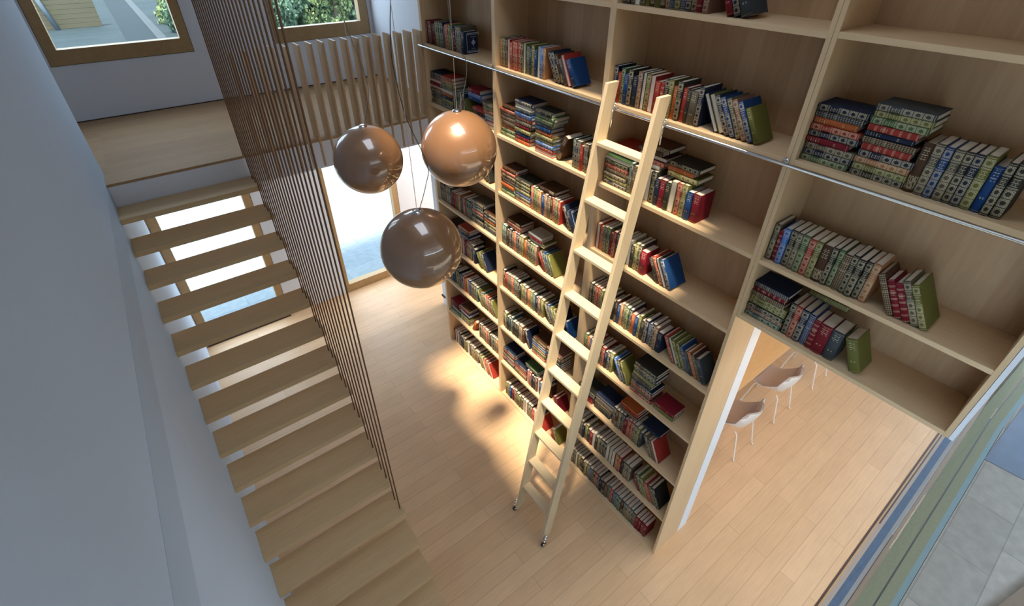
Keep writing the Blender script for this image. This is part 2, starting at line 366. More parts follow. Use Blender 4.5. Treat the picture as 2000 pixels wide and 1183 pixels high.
# landing
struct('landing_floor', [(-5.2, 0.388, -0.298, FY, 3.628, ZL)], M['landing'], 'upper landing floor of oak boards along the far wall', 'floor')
struct('ceiling_landing', [(-5.2, 0.388, -0.296, FY, 3.335, 3.628)], M['white'], 'white slab edge and underside of the upper landing', 'ceiling')
struct('shadow_line_far', [(-5.2, 0.38, FY - 0.006, FY, ZL, ZL + 0.012)], M['track'], 'thin dark shadow line where far wall meets landing', 'trim')  # dark strip stands for the shade where wall and landing meet
struct('wall_landing_end', [(-5.4, -5.2, -0.3, FY, 3.3, ZC), (-5.2, -3.5, -0.5, -0.3, 3.3, ZC)], M['white'], 'white end wall of the landing', 'wall')
# partition behind the bookcase
struct('wall_partition', [(0.392, 0.552, -4.486, 0.59, 0, ZC), (0.392, 0.552, -5.70, -4.486, 3.34, ZC), (0.392, 0.552, 0.59, FY, 3.34, ZC)], M['white'], 'white partition wall that carries the bookcase, its end facing the opening', 'wall')
struct('ceiling', [(-5.4, -2.0, NY, 2.15, ZC, ZC + .2), (-0.45, 0.6, NY, 2.15, ZC, ZC + .2), (-2.0, -0.45, NY, -4.7, ZC, ZC + .2), (-2.0, -0.45, -2.15, 2.15, ZC, ZC + .2)], M['white'], 'white ceiling with a skylight', 'ceiling')
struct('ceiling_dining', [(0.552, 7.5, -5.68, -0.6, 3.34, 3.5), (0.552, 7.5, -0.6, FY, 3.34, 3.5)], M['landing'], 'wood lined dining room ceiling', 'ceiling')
struct('wall_right', [(7.5, 7.7, NY, 2.15, 0, 3.5)], M['white'], 'white far end wall of the dining room', 'wall')
# glazed wall on the camera's side
struct('added_wall_garden', [(-3.5, -2.6, NY - .15, NY, 0, ZC), (-2.6, 0.55, NY - .15, NY, 5.2, ZC), (-2.6, -1.7, NY - .15, NY, 0.0, 2.6)], M['white'], 'white wall added around the garden side glazing to cut daylight', 'wall')  # solid parts added out of view to cut daylight on the upper shelves
t = thing('window_5', 'full height glazed wall on the garden side of the dining room', 'window', (0, NY, 0), kind='structure')
bm = bmesh.new(); box(bm, -2.6, 0.39, -0.003, 0.003, 2.6, 5.2); box(bm, -1.7, 0.39, -0.003, 0.003, 0.03, 2.6); box(bm, 0.39, 7.5, -0.003, 0.003, 0.03, 3.3); obj('glass_pane', bm, M['glass'], t)
struct('trim_9', [(-3.2, 7.5, -5.80, -5.785, -0.1, 0.003)], M['frame'], 'narrow wood strip beside the dark door track', 'trim')
struct('trim_10', [(2.3, 7.5, -5.815, -5.80, -0.1, 0.003)], M['track'], 'second dark door track starting partway along', 'trim')
struct('trim_3', [(-3.2, 7.5, -5.785, -5.765, -0.1, 0.004)], M['track'], 'dark sliding door track along the floor edge by the garden', 'trim')
struct('trim_4', [(-3.2, 7.5, -5.845, -5.80, -0.1, -0.004)], M['sill'], 'pale pink stone sill outside the sliding door track', 'trim')
struct('trim_5', [(-3.2, 7.5, -5.915, -5.845, -0.12, -0.03)], M['bluetile'], 'blue slate strip beside the garden glazing', 'trim')
struct('trim_6', [(-3.2, 7.5, -5.95, -5.915, -0.12, -0.03)], M['greytile'], 'grey threshold strip beside the blue slate', 'trim')
struct('trim_7', [(-3.2, 2.3, -5.956, -5.95, -0.12, -0.028)], M['black'], 'thin black joint line beside the garden glazing', 'trim')
struct('trim_8', [(-3.2, 7.5, -6.0, -5.956, -0.12, -0.035)], M['brownsill'], 'brown metal sill beside the coping stones', 'trim')
struct('exterior_wall_post', [(0.0, 0.39, -5.722, -5.702, 3.34, ZC)], M['white'], 'white wall end behind the overhead bookcase', 'wall')

# ------------------------------------------------------------------ outside
struct('added_sun_canopy', [(-7, 9, -9.8, -5.955, 5.3, 5.42), (0.56, 9, -5.955, -5.6, 5.3, 5.42)], M['white'], 'unseen white overhang added to block sun at the garden glazing', 'roof')  # overhang added out of view to keep sun and sky off the glazing
struct('ground', [(-14, 16, 2.15, 14, -0.5, -0.1)], M['stone'], 'pale stone paving outside the far windows', 'ground')
struct('ground_far', [(-14, 16, 14, 75, -0.5, -0.1)], M['farstone'], 'blue grey paving farther from the house', 'ground')
struct('ground_patio', [(-14, 16, -20, -6.28, -0.5, -0.1), (-14, 16, -6.28, -6.0, -0.5, -0.2)], M['patio'], 'pale patio paving beyond the coping', 'ground')
def poly(name, pts, z0, z1, m, label, cat, kind=None):
    bm = bmesh.new(); A = [bm.verts.new((x, y, z0)) for x, y in pts]; B = [bm.verts.new((x, y, z1)) for x, y in pts]
    bm.faces.new(A[::-1]); bm.faces.new(B)
    for i in range(len(pts)): bm.faces.new((A[i], A[(i + 1) % len(pts)], B[(i + 1) % len(pts)], B[i]))
    return tag(obj(name, bm, m), label, cat, kind=kind)
cop = thing('stone_coping', 'green grey stone coping with a dark groove along the patio edge', 'coping')
for nm, pts, mm in (('coping_stone', [(-2, -6.0), (5.17, -6.0), (9, -6.19), (9, -6.42), (5.13, -6.225), (-2, -6.225)], 'coping'),
                    ('groove', [(-2, -6.122), (5.15, -6.122), (9, -6.305), (9, -6.32), (5.15, -6.136), (-2, -6.136)], 'black'),
                    ('edge_strip', [(-2, -6.225), (5.13, -6.225), (9, -6.42), (9, -6.47), (5.13, -6.275), (-2, -6.275)], 'teal')):
    bm = bmesh.new(); z1 = -0.095 if nm == 'coping_stone' else (-0.093 if nm == 'groove' else -0.097)
    A = [bm.verts.new((x, y, -0.2)) for x, y in pts]; B = [bm.verts.new((x, y, z1)) for x, y in pts]
    bm.faces.new(A[::-1]); bm.faces.new(B)
    for i in range(len(pts)): bm.faces.new((A[i], A[(i + 1) % len(pts)], B[(i + 1) % len(pts)], B[i]))
    obj(nm, bm, M[mm], cop)
poly('patio_shadow_patch', [(4.372, -6.275), (10, -6.52), (10, -7.6), (4.408, -6.70)], -0.2, -0.094, M['patio_shade'], 'dark blue shadow painted on the patio beyond the coping stones', 'paving', 'structure')
poly('timber_deck', [(2.2, -6.83), (3.4, -7.12), (3.4, -8.5), (1.6, -8.5)], -0.15, -0.02, M['deck'], 'corner of a brown timber deck on the patio', 'deck')
struct('road', [(-2.0, -0.4, 20, 75, -0.1, -0.09)], M['road'], 'blue grey paved lane outside the upper window', 'road')
struct('kerb', [(-0.4, 0.1, 20, 75, -0.1, -0.07)], M['kerb'], 'pale kerb strip along the lane', 'kerb')
sd = thing('clad_wall', 'low wall of weathered horizontal boards outside the upper window', 'wall', (-5, 42, -0.1))
for k in range(9):
    bm = bmesh.new(); box(bm, -4, 2.15, 0, 0.2, 0.29 * k + 0.012, 0.29 * (k + 1)); obj('board', bm, M['siding'], sd)
bm = bmesh.new(); tube(bm, [(-0.35, -0.35, 0), (-0.85, -0.15, 2.6)], 0.13); tag(obj('leaning_post', bm, M['pale'], loc=(-5, 42, -0.1)), 'pale blue post leaning against the board wall outside', 'post')

def tree(name, loc, h, r, n, m, label, group=None, base=0.25):
    t = thing(name, label, 'tree', loc, group)
    bm = bmesh.new(); tube(bm, [(0, 0, 0), (0.1, 0.05, h * .35), (0, 0.1, h * .8)], [0.16, 0.12, 0.04]); obj('trunk', bm, M['bark'], t)
    bm = bmesh.new(); rnd = random.Random(hash(loc[0] * 13 + loc[1]) & 0xffff)
    blobs = [(rnd.uniform(-.6, .6) * r, rnd.uniform(-.6, .6) * r, h * rnd.uniform(base, .95), r * rnd.uniform(.3, .6)) for _ in range(14)]
    for i in range(n):
        b = blobs[i % len(blobs)]
        d = Vector((rnd.gauss(0, 1), rnd.gauss(0, 1), rnd.gauss(0, 1))).normalized() * (b[3] * rnd.uniform(.6, 1.05))
        c = Vector((b[0], b[1], max(b[2], .2))) + d; s = rnd.uniform(.07, .17)
        e = Euler((rnd.uniform(0, 6), rnd.uniform(0, 6), rnd.uniform(0, 6))).to_matrix()
        bm.faces.new([bm.verts.new(c + e @ Vector(q)) for q in ((-s, 0, 0), (0, -s * .5, 0), (s, 0, 0), (0, s * .5, 0))])
    me = bpy.data.meshes.new('crown'); bm.to_mesh(me); bm.free(); obj('crown', me, m, t)
tree('bushy_tree', (5.6, 28.5, -0.1), 5.2, 1.5, 4200, M['leaf'], 'dark green tree on the window side nearer the stair rods', base=.02)
tree('bushy_tree', (8.9, 28.0, -0.1), 5.0, 1.5, 4200, M['leaf2'], 'yellow green tree filling the middle of the upper window', base=.02)
tree('bushy_tree', (12.2, 28.5, -0.1), 5.4, 1.5, 4200, M['leaf'], 'dark green tree at the bookcase side of the upper window', base=.02)
bm = bmesh.new(); rh = random.Random(5)
for i in range(9000):
    c = Vector((rh.uniform(2.8, 17), 33 + rh.gauss(0, .5), rh.uniform(0, 5.5))); s_ = rh.uniform(.16, .34)
    e_ = Euler((rh.uniform(0, 6), rh.uniform(0, 6), rh.uniform(0, 6))).to_matrix()
    bm.faces.new([bm.verts.new(c + e_ @ Vector(q)) for q in ((-s_, 0, 0), (0, -s_ * .6, 0), (s_, 0, 0), (0, s_ * .6, 0))])
me = bpy.data.meshes.new('tall_hedge'); bm.to_mesh(me); bm.free()
tag(obj('tall_hedge', me, M['leaf']), 'dense green hedge foliage behind the trees', 'foliage', kind='stuff')
for k, (x, y) in enumerate([(1.75, 36), (1.95, 40), (2.1, 45)]):
    tree('roadside_shrub', (x, y, -0.1), 2.6, 1.45, 3600, (M['leaf'], M['leaf2'], M['leaf2'])[k],
         ('dark green shrub by the kerb, lowest in the upper window', 'middle shrub by the kerb outside the upper window', 'farthest yellow green shrub by the kerb outside')[k], 'shrubs along the kerb', base=.02)

# ------------------------------------------------------------------ bookcase
ZS = [0.02, 0.65, 1.278, 1.922, 2.550, 3.193, 3.822, 4.462, 5.097, 5.735]     # shelf tops
T = 0.03; DEP = 0.388
B12 = [(-0.33, -1.655), (-1.705, -3.055), (-3.107, -4.4606)]
bc = thing('bookcase', 'tall maple bookcase of three bays covering the hall wall', 'bookcase')
bx('side_panel', (0, DEP, -0.33, -0.285, 0, 6.4), M['maple'], bc, 0.001)
bx('divider', (0, DEP, -1.705, -1.655, 0, 6.4), M['maple'], bc, 0.001)
bx('divider', (0, DEP, -3.107, -3.055, 0, 6.4), M['maple'], bc, 0.001)
bx('side_panel', (0, DEP, -4.4854, -4.4606, 0, 6.4), M['maple'], bc, 0.001)
for (y1, y0) in B12:
    for z in ZS: bx('shelf', (0.001, DEP - .014, y0, y1, max(z - T, 0.0), z), M['maple_h'], bc, 0.001)
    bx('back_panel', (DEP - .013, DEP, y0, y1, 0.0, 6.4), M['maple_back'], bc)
wc = thing('overhead_bookcase', 'maple bookcase bay bridging the dining room opening', 'bookcase', (0, 0, 0))
bx('side_panel', (0, DEP, -4.5106, -4.4870, 3.34, 6.4), M['maple'], wc, 0.001)
bx('side_panel', (0, DEP, -5.7, -5.677, 3.34, 6.4), M['maple'], wc, 0.001)
for k, z in enumerate((3.369, 3.818, 4.470, 5.105, 5.74)): bx('bottom_panel' if k == 0 else 'shelf', (0.001, DEP - .014, -5.677, -4.5106, z - 0.029, z), M['maple_h'], wc, 0.001)
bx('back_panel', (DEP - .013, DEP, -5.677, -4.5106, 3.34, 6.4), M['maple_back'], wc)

# ------------------------------------------------------------------ books
COL = dict(nv=(0.010, 0.018, 0.045), dg=(0.028, 0.027, 0.022), bk=(0.022, 0.024, 0.022), gn=(0.055, 0.110, 0.045), ol=(0.130, 0.130, 0.030),
           tl=(0.030, 0.085, 0.080), rd=(0.30, 0.030, 0.022), cr=(0.17, 0.008, 0.018), rp=(0.38, 0.075, 0.045), tn=(0.34, 0.15, 0.065), br=(0.065, 0.030, 0.015),
           cy=(0.03, 0.14, 0.45), bl=(0.008, 0.045, 0.15), gy=(0.095, 0.080, 0.056), pk=(0.19, 0.10, 0.075), dt=(0.045, 0.055, 0.064), sv=(0.42, 0.42, 0.36))
CNAME = dict(nv='navy', dg='charcoal', bk='black', gn='green', ol='olive', tl='teal', rd='scarlet', cr='crimson', rp='orange', tn='tan', br='brown',
             cy='bright blue', bl='royal blue', gy='taupe', pk='dusty pink', dt='slate grey', sv='pale grey')
CNAME['rp'] = 'coral'; CNAME['or'] = 'orange'; COL['or'] = (0.38, 0.095, 0.025)
SNAME = dict(p='rosette-spined', t='plain cloth', s='gold-banded', x='lattice-spined', m='gilt-decorated', w='covered')
SID = dict(p=1, t=2, s=3, x=4, m=5, w=2)
HT = dict(p=.243, t=.212, s=.212, x=.228, m=.24, w=.243)

def book_bm(bm, Mt, Tk, H, D, cs, pages_bm=None, pmi=None):
    """spine faces -x, thickness towards -y, height +z"""
    lay = bm.loops.layers.float_color.get('col') or bm.loops.layers.float_color.new('col')
    uvl = bm.loops.layers.uv.get('UVMap') or bm.loops.layers.uv.new('UVMap')
    c = COL[cs[:2]]; a = SID[cs[2]] / 10.0; cb = 0.003; bulge = min(Tk * .16, .007)
    prof = [(D, 0.0), (0.006, 0.0)]
    ns = 5
    for k in range(ns + 1):
        q = k / ns; prof.append((-bulge * math.sin(math.pi * q) + 0.001, -Tk * q))
    prof += [(0.006, -Tk), (D, -Tk), (D, -Tk + cb), (0.008, -Tk + cb), (0.008, -cb), (D, -cb)]
    lo = [bm.verts.new(Mt @ Vector((x, y, 0))) for x, y in prof]; hi = [bm.verts.new(Mt @ Vector((x, y, H))) for x, y in prof]
    n = len(prof)
    for i in range(n):
        j = (i + 1) % n
        f = bm.faces.new((lo[i], lo[j], hi[j], hi[i])); spine = 2 <= i < 2 + ns
        f.smooth = spine
        for lp, (uu, vv) in zip(f.loops, ((0, 0), (1, 0), (1, 1), (0, 1))):
            lp[lay] = (*c, a)
            lp[uvl].uv = ((i - 2 + uu) / ns, vv) if spine else (-1, 0)
    # ends of the boards and spine
    for ring, flip in ((lo, 1), (hi, 0)):
        quads = [(0, 1, n - 2, n - 1), (2 + ns + 1, 2 + ns + 2, 2 + ns + 3, 2 + ns + 4)]
        spn = [1] + list(range(2, 3 + ns)) + [2 + ns + 1, n - 3 if False else 2 + ns + 4, n - 2]
        for qd in quads + [spn]:
            try: f = bm.faces.new([ring[i] for i in qd])
            except ValueError: continue
            for lp in f.loops: lp[lay] = (*c, a); lp[uvl].uv = (-1, 0)
    pb = pages_bm if pages_bm is not None else bm
    i0 = len(pb.faces)
    vs = [pb.verts.new(Mt @ Vector((x, y, z))) for z in (.004, H - .004) for y in (-cb, -Tk + cb) for x in (.008, D - .005)]
    for q in ((0, 2, 3, 1), (4, 5, 7, 6), (0, 1, 5, 4), (2, 6, 7, 3), (0, 4, 6, 2), (1, 3, 7, 5)):
        f = pb.faces.new([vs[i] for i in q])
        if pmi is not None: f.material_index = pmi

BOOKS = []   # dicts: matrix, T, H, D, code, key, pose
def add(cs, Mt, Tk, H, D, where, pose, decor=None):
    BOOKS.append(dict(c=cs, M=Mt, T=Tk, H=H, D=D, w=where, pose=pose, decor=decor))
rb = random.Random(11)
SX = 0.045
def R(ax, a): return Matrix.Rotation(a, 4, ax)
def Tm(x, y, z): return Matrix.Translation((x, y, z))
def run(where, z, y0, y1, codes, decor=None):
    cs = codes.split(); ws = []
    for c in cs:
        wd = rb.uniform(.85, 1.15)
        if c.endswith('+'): wd *= 1.5
        if c.endswith('-'): wd *= .8
        ws.append(wd)
    tot = abs(y1 - y0); s = sum(ws); y = y0
    for i, (c, wd) in enumerate(zip(cs, ws)):
        tk = wd / s * tot; c = c.strip('+-')
        H = HT[c[2]] + rb.uniform(-.004, .004); D = .185 if H > .22 else .16
        x = SX + rb.uniform(-.006, .006)
        if c[2] == 'w': Mt = Tm(x + D, y - tk + .001, z) @ R('Z', math.pi)
        else: Mt = Tm(x, y, z)
        add(c, Mt, tk - .0015, H, D, where, 'standing', decor if (decor and i == len(cs) - 1) else None)
        y -= tk
def lean(where, z, y0, y1, codes, deg=29, decor=None):
    """y0: y of the first book's foot, y1: y past the last book's raised foot"""
    cs = codes.split(); a = math.radians(deg); ws = [(1.5 if c.endswith('+') else 1.0) * rb.uniform(.92, 1.08) for c in cs]
    tot = abs(y1 - y0); s = sum(ws); y = y0
    for i, (c, wd) in enumerate(zip(cs, ws)):
        pitch = wd / s * tot; c = c.strip('+-'); tk = pitch * math.cos(a)
        H = HT[c[2]] + rb.uniform(-.003, .003); D = .185 if H > .22 else .16
        x = SX + rb.uniform(-.004, .004)
        if a < 0: z_ = z + tk * math.sin(-a)
        else: z_ = z
        if c[2] == 'w': Mt = Tm(x, y, z_) @ R('X', -a) @ Tm(D, -tk + .001, 0) @ R('Z', math.pi)
        else: Mt = Tm(x, y, z_) @ R('X', -a)
        add(c, Mt, tk - .001, H, D, where, 'leaning', decor if (decor and i == len(cs) - 1) else None)
        y -= pitch
def pile(where, z, yl, codes, nm='first', dx=0.0, tk0=.0335, jit=.006):
    """yl: left (+y) end of the pile, codes bottom to top, code may carry an offset: gnp@-0.02"""
    zz = z
    for c in codes.split():
        off = 0.0; xo = 0.0
        if '@' in c: c, o_ = c.split('@'); off = float(o_)
        tk = tk0 * rb.uniform(.93, 1.07) * (1.45 if c.endswith('+') else 1.0); c = c.strip('+-')
        H = HT[c[2]] + rb.uniform(-.003, .003); D = .185 if H > .22 else .165
        y = yl - H + off + rb.uniform(-jit, jit); x = SX + dx + rb.uniform(-.006, .006)
        Mt = Tm(x, y, zz) @ R('X', -math.pi / 2)
        if c[2] == 'w': Mt = Tm(x, y, zz) @ R('X', -math.pi / 2) @ Tm(D, -tk, 0) @ R('Z', math.pi)
        add(c, Mt, tk - .001, H, D, where, 'lying in the %s pile' % nm)
        zz += tk
    return zz

e = 0.0008
# overhead bay
w = ('rail shelf', 'overhead bay'); z = 4.470 + e
pile(w, z, -4.515, 'gnp nvp gyp crt@-.0 nvp rdp ort@-.0 nvx@-.0 nvp@-.0')
pile(w, z, -4.768, 'dgp olp tnp nvp rds@-.01 brx nvt@.0 rds@.0 gnp@.0 olp@.0 dtp@.0', 'second', tk0=.0325, jit=.003)
run(w, z, -5.012, -5.385, 'brm gyp blp gyp dgp nvp olp blt dgp dgp')
w = ('middle shelf', 'overhead bay'); z = 3.818 + e
run(w, z, -4.517, -5.09, 'gyp crs- cyp dgp gyp gnp rdp olp brm+ dgp gnp brx dgp dgp dgp tnp')
lean(w, z, -5.203, -5.395, 'brx crs crs gyp olp', 30)
w = ('bottom panel', 'overhead bay'); z = 3.369 + e
pile(w, z, -4.512, 'tlp pkp dgp olp@-.0 olp brx@-.0 crs@-.0 nvx@-.0', tk0=.033)
run(w, z, -4.762, -5.085, 'dgp rdp nvp blx crs crt+ dtt+')
lean(w, z, -5.180, -5.247, 'olt', 24)
pile(w, z + .249, -4.78, 'olx', 'upper', dx=.16)
# ladder bay
w = ('top shelf', 'ladder bay'); z = ZS[8] + e
run(w, z, -3.115, -3.76, 'nvp nvp dgp svw gyp olt brm olt brm pkp blx olp blx nvp brp crs pkp')
lean(w, z, -3.89, -4.045, 'crt nvp dtt+', 25)
w = ('rail shelf', 'ladder bay'); z = ZS[7] + e
run(w, z, -3.113, -3.855, 'nvp rdt- gnp blt dgp nvt pkp nvw olp rdw rdt rds- dgp olp ort- dgp rdt dgt- gyt+ nvp')
lean(w, z, -3.978, -4.28, 'nvw olw nvp blp gyp pkp blp olt', 30)
w = ('first shelf below the rail', 'ladder bay'); z = ZS[6] + e
pile(w, z, -3.12, 'nvp olp gyp brx@-.02 rdp dgp gnw')
run(w, z, -3.372, -3.53, 'tlp brx dgp nvp')
run(w, z, -3.53, -4.0, 'olw dgp nvt crt dgt olw rdp olp blt crt+')
pile(w, z + .249, -3.68, 'olp ort dgp', 'upper', dx=.04)
pile(w, z + .249, -3.40, 'svt rdp brw brt brx@-.03', 'raised', dx=.04)
pile(w, z + .249, -3.13, 'nvt rdx@-.02', 'rear', dx=.06)
w = ('second shelf below the rail', 'ladder bay'); z = ZS[5] + e
run(w, z, -3.12, -3.67, 'rdw orx gyp gnp crt rdp nvp tlt gyp gnw svw dgt olp dgp crt+')
lean(w, z, -3.79, -3.95, 'dgt rdp dgw blp', 29)
w = ('third shelf below the rail', 'ladder bay'); z = ZS[4] + e
run(w, z, -3.115, -3.965, 'dgp dgp rdp rdp olp gnp olp brx bkt+ brm blt tnp gyp gnp nvp ort blt olp dgt nvp blx nvp pkp nvt+')
lean(w, z, -4.092, -4.435, 'rdp gnw olp olp blx dtt orx brx dtt+', 29)
w = ('fourth shelf below the rail', 'ladder bay'); z = ZS[3] + e
run(w, z, -3.118, -3.51, 'gnp orx blx rdp brx dgp rdp nvt nvp olp')
lean(w, z, -3.632, -3.735, 'cyp dgp olp', 29)
pile(w, z, -3.755, 'rdp brx rdp nvp dtt gyt olx nvp gyp bkp', tk0=.037)
pile(w, z, -4.035, 'olt crt', 'second', tk0=.045)
w = ('fifth shelf below the rail', 'ladder bay'); z = ZS[2] + e
pile(w, z, -3.12, 'rdt rdt crt nvp bkp')
pile(w, z, -3.365, 'dgt dtt brx brx olw brw nvw', 'second')
run(w, z, -3.612, -4.0, 'nvp brm gyp dgp crt rdp rdp gyp olp dtt')
lean(w, z, -4.12, -4.245, 'gyp brx rdw', 27)
pile(w, z + .249, -3.66, 'brx rdt ort', 'upper', dx=.04)
pile(w, z + .249, -3.93, 'nvt', 'right-hand', dx=.05)
w = ('sixth shelf below the rail', 'ladder bay'); z = ZS[1] + e
run(w, z, -3.118, -3.975, 'brx brp gyp nvt- olp dgt crt svw- dgt gyp dgp nvp olw gnw brw tnp rdp dgt gyp gyp')
lean(w, z, -4.09, -4.385, 'crs gnp olp rdx brx bkp', 27)
w = ('floor level shelf', 'ladder bay'); z = ZS[0] + e
run(w, z, -3.118, -4.31, 'gyp gyp gnw olp brm dgt olp gyp blx dgp rdp dgp nvt brm brx tlp rdp blx tlp tlp brm tlp pkp tlp brx crt crt crs crs')
# second bay
w = ('rail shelf', 'second bay'); z = ZS[7] + e
run(w, z, -1.713, -2.362, 'tnp olp nvp rdw rdx rdp rdp rdp dgp olw tlx dtt olp blt gnw cyp tnp')
lean(w, z, -2.482, -2.75, 'nvp nvp brm dtt rdw blt+', 27)
w = ('first shelf below the rail', 'second bay'); z = ZS[6] + e
pile(w, z, -1.715, 'gnp gnp ort@-.01 brx@-.03 pkp brx@-.03 rdp brt@-.03', tk0=.037)
pile(w, z, -1.965, 'ort crt blt olp crt gyp rdp cyp dtt svw nvp', 'second', dx=-.012, tk0=.036)
pile(w, z, -2.275, 'rdw rdp cyp olp olp ort blt dtt gnp gnp bkt', 'third', dx=-.02, tk0=.035)
lean(w, z, -2.545, -2.60, 'brm', -24)
run(w, z, -2.748, -3.0, 'tlp nvp gyp rdt gyp dgp brm dgp')
w = ('second shelf below the rail', 'second bay'); z = ZS[5] + e
pile(w, z, -1.715, 'gnp gnp ort brx@-.02 pkp brp@-.02 rdp brt@-.02', tk0=.037)
pile(w, z, -1.96, 'tnp gyp cyp olp@-.0 dgp@-.0 olp dgp', 'second', tk0=.036)
run(w, z, -2.215, -2.645, 'rpp gnp olp tnp blt pkp brx brm rdp gnp rdp')
lean(w, z, -2.77, -2.86, 'nvp nvt', 27, decor='panel')
pile(w, z + .249, -2.29, 'brm', 'upper', dx=.03)
w = ('third shelf below the rail', 'second bay'); z = ZS[4] + e
run(w, z, -1.713, -2.335, 'tlp tlp brt nvp brx rpp nvp gyp olp ort dgp dgp gnp pkp')
lean(w, z, -2.445, -2.635, 'rdt gyp blp tlp olp', 27)
pile(w, z + .249, -1.79, 'rpp rpp brm', 'upper', dx=.02)
pile(w, z + .249, -2.17, 'olw crt svt', 'raised', dx=.02)
w = ('fourth shelf below the rail', 'second bay'); z = ZS[3] + e
run(w, z, -1.713, -2.475, 'dgp rdt brx brx rpp tlp dgp dgt olp gyp orx olp tlx nvt pkp olp')
lean(w, z, -2.585, -2.82, 'gyp blp olp olp nvp', 27)
lean(w, z, -2.90, -2.945, 'blt', 22)
w = ('fifth shelf below the rail', 'second bay'); z = ZS[2] + e
run(w, z, -1.713, -2.15, 'dgp olp nvt dtt tlp dgt dgt dgt gyp pkp brt')
lean(w, z, -2.235, -2.28, 'nvp', 20)
pile(w, z, -2.31, 'rpp pkp olp tnp cyp gyp brp', tk0=.036)
pile(w, z, -2.56, 'dgp olp gyp blp nvp tlp brp pkp', 'second')
w = ('sixth shelf below the rail', 'second bay'); z = ZS[1] + e
pile(w, z, -1.715, 'nvp nvp rdw gyp tlp rdp nvp', tk0=.036)
pile(w, z, -1.965, 'rdp olp rdw rdp nvp', 'second', tk0=.038)
run(w, z, -2.225, -2.62, 'rdw rdp nvt dgt brp rdw blt gyp dgp brt')
pile(w, z + .249, -2.17, 'dgw gnp', 'upper', dx=.02)
lean(w, z, -2.80, -2.89, 'crt crt', 22)
w = ('floor level shelf', 'second bay'); z = ZS[0] + e
run(w, z, -1.745, -2.44, 'olt gyp blt crt gyp brx olt dgp brw brw dgp dgp rds rdw')
lean(w, z, -2.53, -2.62, 'dtw rdt', 22)
lean(w, z, -2.80, -2.89, 'rdt olp', 22)
# end bay
w = ('rail shelf', 'end bay'); z = ZS[7] + e
run(w, z, -0.336, -1.12, 'crx brx crx brt crt gnp gnp gyp nvp dtt orx rdp olp tlx crs blp olp gyp nvt+', decor='panel')
w = ('first shelf below the rail', 'end bay'); z = ZS[6] + e
pile(w, z, -0.34, 'gyp olp@-.02 nvp nvp gyp rdw crt rdw@0 nvp nvp', tk0=.035)
pile(w, z, -0.585, 'gyp dgp olp nvt ort svw gyp olp tnp rdx', 'second', tk0=.034)
run(w, z, -0.835, -1.06, 'olw dgp tlp gnw rdx nvw')
lean(w, z, -1.10, -1.16, 'olt', 27)
pile(w, z, -1.21, 'dgp blp brt rdt', 'third', tk0=.04)
pile(w, z + .20, -1.10, 'blt cyp crt', 'upper', dx=.02, tk0=.04)
pile(w, z, -1.42, 'olw rdw brw tlw rdp olp gyp', 'last', tk0=.036)
w = ('second shelf below the rail', 'end bay'); z = ZS[5] + e
run(w, z, -0.336, -1.33, 'gyp olp nvp brx rdp tlp gyp ort dgp dgp olp pkp nvt gyp brp rdt tlp dgp gyp gyp brx')
lean(w, z, -1.42, -1.52, 'gyp dgp', 25)
w = ('third shelf below the rail', 'end bay'); z = ZS[4] + e
run(w, z, -0.336, -1.095, 'dgp dgp brx pkp gyp dtt crt rdt olt tnp dtt rpp dgp tlp dgp')
pile(w, z, -1.105, 'nvp gyp dgt dgp rdp tlp nvp gyp', tk0=.037)
pile(w, z, -1.36, 'blp dgp olp ort nvp brp', 'second', tk0=.042)
w = ('fourth shelf below the rail', 'end bay'); z = ZS[3] + e
run(w, z, -0.336, -0.80, 'gyp dgp nvp rdt olp tlp gyp dgp rdp gyp')
run(w, z, -0.80, -1.13, 'rdw rdp nvt rdp rdp gyp gyp bkw nvt+')
pile(w, z + .249, -0.70, 'blp nvt brp rpp', 'upper', dx=.02)
pile(w, z + .249, -0.45, 'dgt dgt dgt', 'raised', dx=.02)
lean(w, z, -1.235, -1.41, 'olt olp nvp', 27)
w = ('fifth shelf below the rail', 'end bay'); z = ZS[2] + e
run(w, z, -0.336, -1.12, 'olp brx gyp blt dtt gyp dgp ol' 't blp rpp ort tnp blp nvp dgp brp tlp')
lean(w, z, -1.22, -1.575, 'olp brx tlp tnp rdp gyp olp', 27)
w = ('sixth shelf below the rail', 'end bay'); z = ZS[1] + e
pile(w, z, -0.36, 'gnp tlp nvw crt dgt crt', tk0=.038)
pile(w, z, -0.62, 'gyp olp olp dgt blw crt brx', 'second', tk0=.038)
lean(w, z, -0.93, -0.98, 'ort', -24)
run(w, z, -1.115, -1.635, 'dgp gyp brx rdp dgp rpp gyp brt brx nvp gyp olp rdp gyp')
w = ('floor level shelf', 'end bay'); z = ZS[0] + e
run(w, z, -0.345, -1.045, 'brx rdw brw dgp dgt nvt gyp olt svw dtt pkp gyp olt brx')
lean(w, z, -1.13, -1.46, 'gyp olp olw rdp pkp rdw', 27)

cam_p = Vector(camo.location)
for b in BOOKS:
    ctr = b['M'] @ Vector((b['D'] / 2, -b['T'] / 2, b['H'] / 2)); b['ctr'] = ctr
    dist = (ctr - cam_p).length
    vis = b['T'] * b['H'] / dist ** 2 * (0.45 if ('rear' in b['pose']) else 1.0)
    if b['pose'] != 'standing': vis *= 1.15
    b['s'] = vis
BOOKS.sort(key=lambda b: -b['s'])
keep = BOOKS[:300]; rest = BOOKS[300:]
